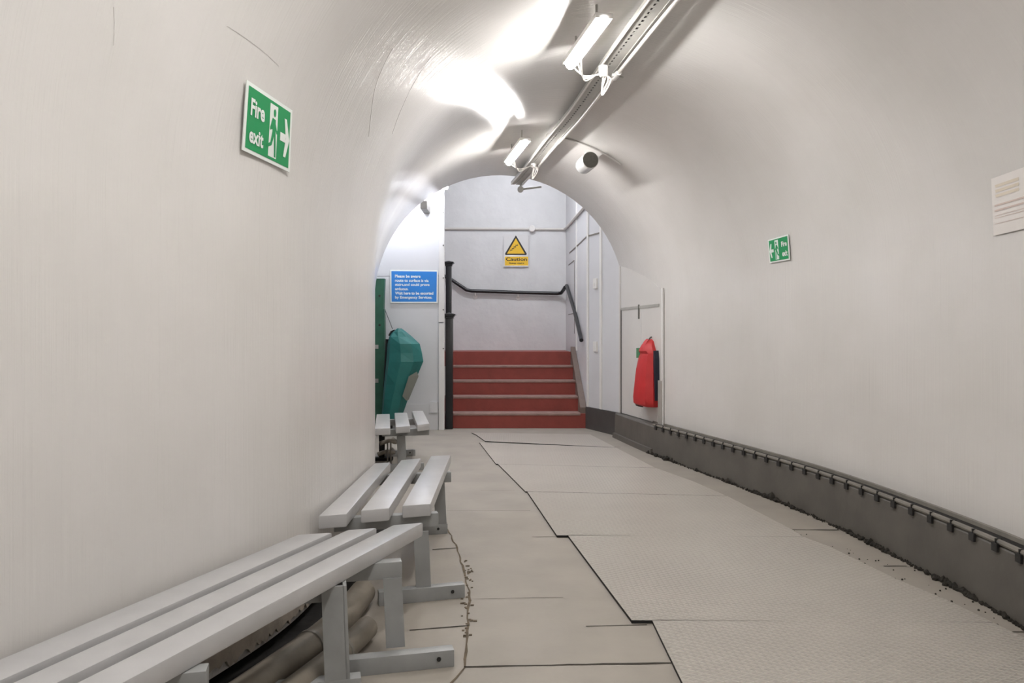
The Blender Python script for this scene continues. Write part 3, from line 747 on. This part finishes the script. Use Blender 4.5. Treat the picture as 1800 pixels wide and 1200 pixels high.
# ------------------------------------------------------------------ signs
def text_tris(s, bold=.0):
    cu = bpy.data.curves.new('t', 'FONT'); cu.body = s; cu.offset = bold; cu.resolution_u = 4; cu.fill_mode = 'FRONT'
    o = bpy.data.objects.new('t', cu); C.objects.link(o); dg = bpy.context.evaluated_depsgraph_get(); dg.update()
    me = bpy.data.meshes.new_from_object(o.evaluated_get(dg)); C.objects.unlink(o); bpy.data.objects.remove(o)
    V = [(v.co.x, v.co.y) for v in me.vertices]; Fc = [list(p.vertices) for p in me.polygons]
    bpy.data.meshes.remove(me); bpy.data.curves.remove(cu)
    x0 = min(v[0] for v in V); x1 = max(v[0] for v in V); y0 = min(v[1] for v in V); y1 = max(v[1] for v in V)
    return [((x - x0) / (x1 - x0), (y - y0) / (y1 - y0)) for x, y in V], Fc
class Sign:
    """flat plate given by four corners TL TR BR BL; u right, v down; marks lie a hair in front of it"""
    def __init__(s, name, corners, label, cat, m, th=.004, group=None):
        s.c = [Vector(p) for p in corners]; s.n = (s.c[3] - s.c[0]).cross(s.c[1] - s.c[0]).normalized()
        mid = sum(s.c, Vector()) / 4
        if s.n.dot(Vector((0, 0, CZ)) - mid) < 0: s.n = -s.n
        s.t = thing(name, label, cat, group); s.k = 0
        s.poly('plate', [(0, 0), (1, 0), (1, 1), (0, 1)], m, th=th, off=0)
        s.th = th
    def P(s, u, v, off):
        return (s.c[0] * (1 - u) * (1 - v) + s.c[1] * u * (1 - v) + s.c[2] * u * v + s.c[3] * (1 - u) * v) + s.n * off
    def faces(s, bm, V, Fc, off, th):
        top = [bm.verts.new(s.P(u, v, off + th)) for u, v in V]
        for f in Fc:
            try: bm.faces.new([top[i_] for i_ in f])
            except ValueError: pass
        return top
    def poly(s, name, pts, m, th=.0006, off=None, parent=None):
        off = s.th + .0003 * s.k if off is None else off
        s.k += 1; bm = nb(); n = len(pts)
        a_ = [bm.verts.new(s.P(u, v, off)) for u, v in pts]; b_ = [bm.verts.new(s.P(u, v, off + th)) for u, v in pts]
        bm.faces.new(a_[::-1]); bm.faces.new(b_)
        for i_ in range(n): bm.faces.new((a_[i_], a_[(i_ + 1) % n], b_[(i_ + 1) % n], b_[i_]))
        return obj(name, bm, m, s.t)
    def multi(s, name, polys, m):
        s.k += 1; bm = nb()
        for pts in polys:
            bm.faces.new([bm.verts.new(s.P(u, v, s.th + .0006 + .0003 * s.k)) for u, v in pts])
        return obj(name, bm, m, s.t)
    def text(s, lines, m, name='lettering', bold=.02):
        """lines: (text, u0, u1, v_top, v_bottom)"""
        s.k += 1
        for tx, u0, u1, v0, v1 in lines:
            bm = nb(); V, Fc = text_tris(tx, bold)
            s.faces(bm, [(u0 + (u1 - u0) * x, v1 - (v1 - v0) * y) for x, y in V], Fc, s.th + .0006 + .0003 * s.k, 0)
            obj(name, bm, m, s.t)
    def done(s): base(s.t)
def exit_sign(corners, label, mirror):
    s = Sign('fire_exit_sign', corners, label, 'sign', M['signw'], group=None)
    fx = (lambda u: 1 - u) if mirror else (lambda u: u)
    q = lambda pts: [(fx(u), v) for u, v in pts]
    s.poly('green_field', [(.045, .055), (.955, .055), (.955, .945), (.045, .945)], M['green'])
    s.poly('door_pictogram', q([(.50, .10), (.67, .10), (.67, .90), (.50, .90)]), M['signw'])
    circ = [(.60 + .028 * cos(a), .215 + .06 * sin(a)) for a in [2 * pi * k_ / 14 for k_ in range(14)]]
    s.multi('running_figure', [q(circ),
        q([(.555, .30), (.625, .31), (.635, .52), (.600, .56), (.565, .52)]),             # trunk
        q([(.555, .30), (.580, .33), (.545, .48), (.515, .50), (.51, .46)]),               # rear arm
        q([(.615, .33), (.66, .46), (.70, .44), (.705, .48), (.655, .52), (.605, .42)]),   # front arm
        q([(.60, .52), (.635, .52), (.65, .70), (.655, .88), (.625, .88), (.615, .72)]),   # front leg
        q([(.565, .50), (.605, .56), (.56, .72), (.47, .78), (.465, .73), (.53, .68)])], M['green'])
    s.poly('arrow_shaft', q([(.74, .44), (.86, .44), (.86, .57), (.74, .57)]), M['signw'])
    s.poly('arrow_head', q([(.82, .20), (.87, .20), (.945, .505), (.87, .80), (.82, .80), (.865, .505)]), M['signw'])
    if mirror: s.text([('Fire', .655, .915, .22, .43), ('exit', .675, .925, .60, .82)], M['signw'], bold=.03)
    else: s.text([('Fire', .10, .385, .20, .45), ('exit', .10, .385, .62, .84)], M['signw'], bold=.03)
    s.done()
def wallquad(px, lift):
    pts = [on_wall(x, y) for x, y in px]; mid = sum(pts, Vector()) / 4
    n = (pts[3] - pts[0]).cross(pts[1] - pts[0]).normalized()
    if n.dot(Vector((0, 0, CZ)) - mid) < 0: n = -n
    out = []
    for (x, y), p in zip(px, pts): out.append(p + n * lift)
    return out
exit_sign(wallquad([(428, 139), (508.5, 193), (504, 302), (420, 262)], .010), 'larger green fire exit sign on the left wall, arrow pointing right', False)
exit_sign(wallquad([(1352, 421.5), (1388, 411), (1391, 456), (1355.5, 462)], .008), 'smaller green fire exit sign on the right wall, arrow pointing left', True)
s = Sign('paper_notice', wallquad([(1745, 314), (1812, 290), (1814, 399), (1749, 414)], .006), 'faded paper notice with pinkish print at the right edge of the view', 'notice', M['paper'], .001)
rows_ = []
for k_ in range(3): rows_.append([(.10, .13 + .085 * k_), (.74, .13 + .085 * k_), (.74, .18 + .085 * k_), (.12, .18 + .085 * k_)])
s.multi('print_block', rows_, M['ink2']); rows_ = []
for v, u1 in ((.47, .9), (.56, .85), (.66, .9), (.70, .9), (.80, .9)): rows_.append([(.07, v), (u1, v), (u1, v + (.03 if v < .6 else .008)), (.07, v + (.03 if v < .6 else .008))])
s.multi('print_lines', rows_, M['ink']); s.done()
s = Sign('wall_label', wallquad([(1154, 536), (1162, 534), (1162.5, 549), (1154.5, 550)], .004), 'tiny white label with orange print above the red bag', 'label', M['paper'], .001)
s.poly('orange_print', [(.3, .15), (.7, .15), (.7, .85), (.3, .85)], M['orange']); s.done()
YB = 9.935
s = Sign('blue_notice', [depth_at(x, y, YB) for x, y in ((686, 474), (770, 475), (769.5, 532.5), (686.5, 532.5))], 'blue notice with white lettering on the left boards', 'sign', M['signw'], .006)
s.poly('blue_field', [(.025, .04), (.975, .04), (.975, .96), (.025, .96)], M['blue'])
LT = [('Please be aware', .10, .635), ('route to surface is via', .10, .805), ('stairs,and could prove', .10, .825), ('arduous.', .10, .38), ('Wait here to be escorted', .10, .905), ('by Emergency Services.', .10, .885)]
s.text([(tx, a_, b_, .145 + .128 * q, .145 + .128 * q + (.105 if any(ch in tx for ch in 'yp,g') else .088)) for q, (tx, a_, b_) in enumerate(LT)], M['signw'], bold=.028)
s.done()
YC = 12.575
s = Sign('caution_sign', [depth_at(x, y, YC) for x, y in ((885.5, 412), (929, 412), (929, 468.5), (885.5, 468.5))], 'yellow triangle caution sign about the stairs on the back wall', 'sign', mat('clear_sign_board', (218, 217, 216), .08, 0, .02, 4), .012)
s.poly('black_triangle', [(.50, .04), (.93, .60), (.91, .64), (.07, .64), (.05, .60), (.48, .04)], M['black'])
s.poly('yellow_triangle', [(.49, .12), (.85, .60), (.13, .60)], M['yellow'])
st_ = [(.26, .54), (.26, .49), (.335, .49), (.335, .44), (.41, .44), (.41, .39), (.485, .39), (.485, .34), (.56, .34), (.56, .30)]
s.multi('stair_pictogram', [[(a_[0] - .012, a_[1] - .012), (b_[0] + .012, b_[1] - .012), (b_[0] + .012, b_[1] + .012), (a_[0] - .012, a_[1] + .012)] for a_, b_ in zip(st_, st_[1:])], M['black'])
s.poly('yellow_panel', [(.045, .69), (.985, .69), (.985, .97), (.045, .97)], M['yellow'])
s.text([('Caution', .09, .94, .715, .825), ('Steep stairs', .22, .82, .865, .935)], M['black'], bold=.02); s.done()

# ------------------------------------------------------------------ teal cover, green post and black items by the lobby boards
def loft(bm, rings, mi=0, cap=True):
    g_ = [[bm.verts.new(p) for p in r] for r in rings]; n = len(g_[0])
    for a_, b_ in zip(g_, g_[1:]):
        for q in range(n): f = bm.faces.new((a_[q], a_[(q + 1) % n], b_[(q + 1) % n], b_[q])); f.material_index = mi
    if cap: bm.faces.new(g_[0][::-1]); bm.faces.new(g_[-1])
t = thing('evacuation_chair', 'folded chair under a teal tarpaulin cover leaning on the lobby boards', 'evacuation chair')
YE = 9.55
def px(x, y, Y=YE): return depth_at(x, y, Y)
sec = [(577, 698, 706, .05), (583, 690, 714, .09), (592, 684, 725, .14), (604, 681, 738, .18), (620, 680, 742, .20), (635, 679, 744.5, .21), (655, 677, 736, .21), (675, 675, 728, .20), (700, 673, 718, .18), (725, 671, 709, .15), (745, 671, 703, .13)]
rings = []
for q, (y, xl, xr, dp) in enumerate(sec):
    l = px(xl, y); r = px(xr, y); wv = r - l; ring = []
    for u, v in ((0, 0), (.12, -.7), (.45, -1.0), (.78, -.8), (1, -.1), (.97, .5), (.5, .9), (.04, .6)):
        p = l + wv * u + Vector((0, dp * v, 0)) * .9; p += Vector((0, random.uniform(-.012, .012), 0)); ring.append(p)
    rings.append(ring)
bm = nb(); loft(bm, rings); cover = obj('cover', bm, M['teal'], t)
bm = nb()  # grey reflective patch sewn to the lower right of the cover
pp = [(735, 652), (722, 660), (711, 694), (718, 702), (722, 700), (738, 660)]
q0 = [bm.verts.new(px(x, y) + Vector((0, -.185 + (.05 if x > 730 else 0), 0))) for x, y in pp]; q1 = [bm.verts.new(v.co + Vector((0, .012, 0))) for v in q0]
bm.faces.new(q0); bm.faces.new(q1[::-1])
for i_ in range(6): bm.faces.new((q0[i_], q0[(i_ + 1) % 6], q1[(i_ + 1) % 6], q1[i_]))
obj('grey_patch', bm, M['patch'], cover)
bm = nb(); tube(bm, [px(684, 590, YE + .02), px(688, 583, YE + .02), px(693, 581, YE), px(696, 585, YE - .03)], .014, 8); obj('strap', bm, M['rubber'], t, True)
bm = nb(); tube(bm, [px(681, 596, YE + .15), px(679, 640, YE + .15), px(676, 700, YE + .15), px(675, 758, YE + .15)], .024, 8); obj('frame_tube', bm, M['rubber'], t, True)
bm = nb()
for xx in (-1.52, -1.40):
    tube(bm, [(xx, 9.5, 0.085), (xx + .03, 9.5, 0.085)], .085, 18)
obj('wheel', bm, M['rubber'], t, True)
bm = nb(); tube(bm, [(-1.52, 9.52, .08), (-1.5, 9.52, .30)], .02, 8); tube(bm, [(-1.38, 9.52, .08), (-1.40, 9.52, .30)], .02, 8); obj('frame_leg', bm, M['rubber'], t, True)
base(t)
bm = nb(); tube(bm, [px(677, 545, 9.88), px(690, 578, 9.62)], .004, 6)
tag(obj('cord', bm, M['dark']), 'thin dark cord tying the teal cover to the green post', 'cord')
t = thing('green_post', 'dark green steel post half hidden behind the left wall', 'post')
bm = nb()
a0 = px(669.5, 490, 9.80); a1 = px(667, 735, 9.80)
vs = []
for z, xc, hw_ in ((0, a1.x, .07), (.9, a1.x + .02, .06), (1.55, a1.x + .015, .055), (1.56, a1.x + .015, .045), (a0.z, a0.x + .01, .045)):
    vs.append([(xc - hw_ - .03, 9.74, z), (xc + hw_, 9.74, z), (xc + hw_, 9.84, z), (xc - hw_ - .03, 9.84, z)])
loft(bm, vs); obj('upright', bm, M['post'], t)
for z in (1.72, 1.35):
    bm = nb(); tube(bm, [(a0.x - .005, 9.742, z), (a0.x - .005, 9.73, z)], .014, 10); obj('bolt', bm, M['dark'], t)
for z in (1.05, .62):
    bm = nb(); box(bm, (a0.x - .06, 9.725, z), (a0.x - .02, 9.742, z + .05)); obj('hinge', bm, M['galv'], t)
base(t)
# black stand and pale pipes showing under the far bench
bm = nb(); p = floor_at(672, 809); box(bm, (p.x - .03, p.y - .02, 0), (p.x + .022, p.y + .03, .30), .004); box(bm, (p.x - .09, p.y - .03, 0), (p.x + .10, p.y + .05, .03), .004)
tag(obj('black_stand', bm, M['rubber']), 'short black stand on the floor under the farthest bench', 'stand')
t = thing('pipe_bends', 'pale pipe bends against the wall under the farthest bench', 'pipes')
for x, z in ((-1.18, .10), (-1.16, .20)):
    bm = nb(); tube(bm, smooth_path([(x - .08, 7.2, z), (x, 7.25, z + .02), (x + .03, 7.45, z - .02), (x - .06, 7.9, z - .05)], 5), .02, 10); obj('pipe_bend', bm, M['pipe'], t, True)
for x in (-1.17, -1.14):
    bm = nb(); tube(bm, [(x, 7.22, .0), (x, 7.22, .22)], .008, 6); obj('pipe_stay', bm, M['edge'], t)
base(t)

# ------------------------------------------------------------------ red bag hanging on the door panel
t = thing('red_bag', 'red bag with black edging hanging on the panel beside the stairs', 'bag')
d = (B - A).normalized(); org = on_wall(1153.5, 655); org.z = 0
su = Vector((d.x, d.y, 0)); sn = Vector((-su.y, su.x, 0))
if sn.x > 0: sn = -sn
def loc(u, v, z): return org + su * u + sn * (v + .004) + Vector((0, 0, z))
zz = lambda y: CZ + (HY - y) / F * 8.05
rings = []
for y, ul, ur, th in ((596, .10, .15, .05), (600, .05, .19, .075), (608, .02, .22, .105), (617, -.02, .25, .12), (622, -.035, .25, .10), (627, -.03, .255, .115), (650, -.05, .28, .14), (680, -.07, .30, .155), (700, -.08, .31, .165), (711, -.08, .31, .16), (715, -.07, .30, .13)):
    z = zz(y); rings.append([loc(ul, 0, z), loc(ur, 0, z), loc(ur + .012, th * .5, z), loc(ur - .03, th * .9, z), loc((ul + ur) / 2 + .03, th, z), loc((ul + ur) / 2 - .05, th * .93, z), loc(ul + .03, th * .85, z), loc(ul - .012, th * .4, z)])
bm = nb(); loft(bm, rings); body = obj('bag_body', bm, M['bagred'], t, True)
bm = nb(); tube(bm, [r[2] + sn * .006 for r in rings], .007, 6); tube(bm, [rings[-1][i_] + Vector((0, 0, -.002)) for i_ in (2, 3, 4, 5)], .008, 6); obj('edging', bm, M['rubber'], t, True)
bm = nb(); loft(bm, [[loc(-.105 + e, 0, z), loc(-.06, 0, z), loc(-.055, .05, z), loc(-.10 + e, .05, z)] for z, e in ((zz(616), .02), (zz(630), 0), (zz(680), -.01), (zz(703), 0))]); obj('side_flap', bm, M['navy'], t)
bm = nb(); loft(bm, [[loc(.24, 0, z), loc(.33 - e, 0, z), loc(.33 - e, .09, z), loc(.26, .12, z)] for z, e in ((zz(612), .04), (zz(622), .0), (zz(630), .03))]); obj('green_tab', bm, M['tgreen'], t)
bm = nb(); tube(bm, smooth_path([loc(.10, .05, zz(600)), loc(.105, .03, zz(595)), loc(.11, .005, zz(592))], 4), .008, 8); obj('hook_loop', bm, M['galvd'], t, True)
base(t)
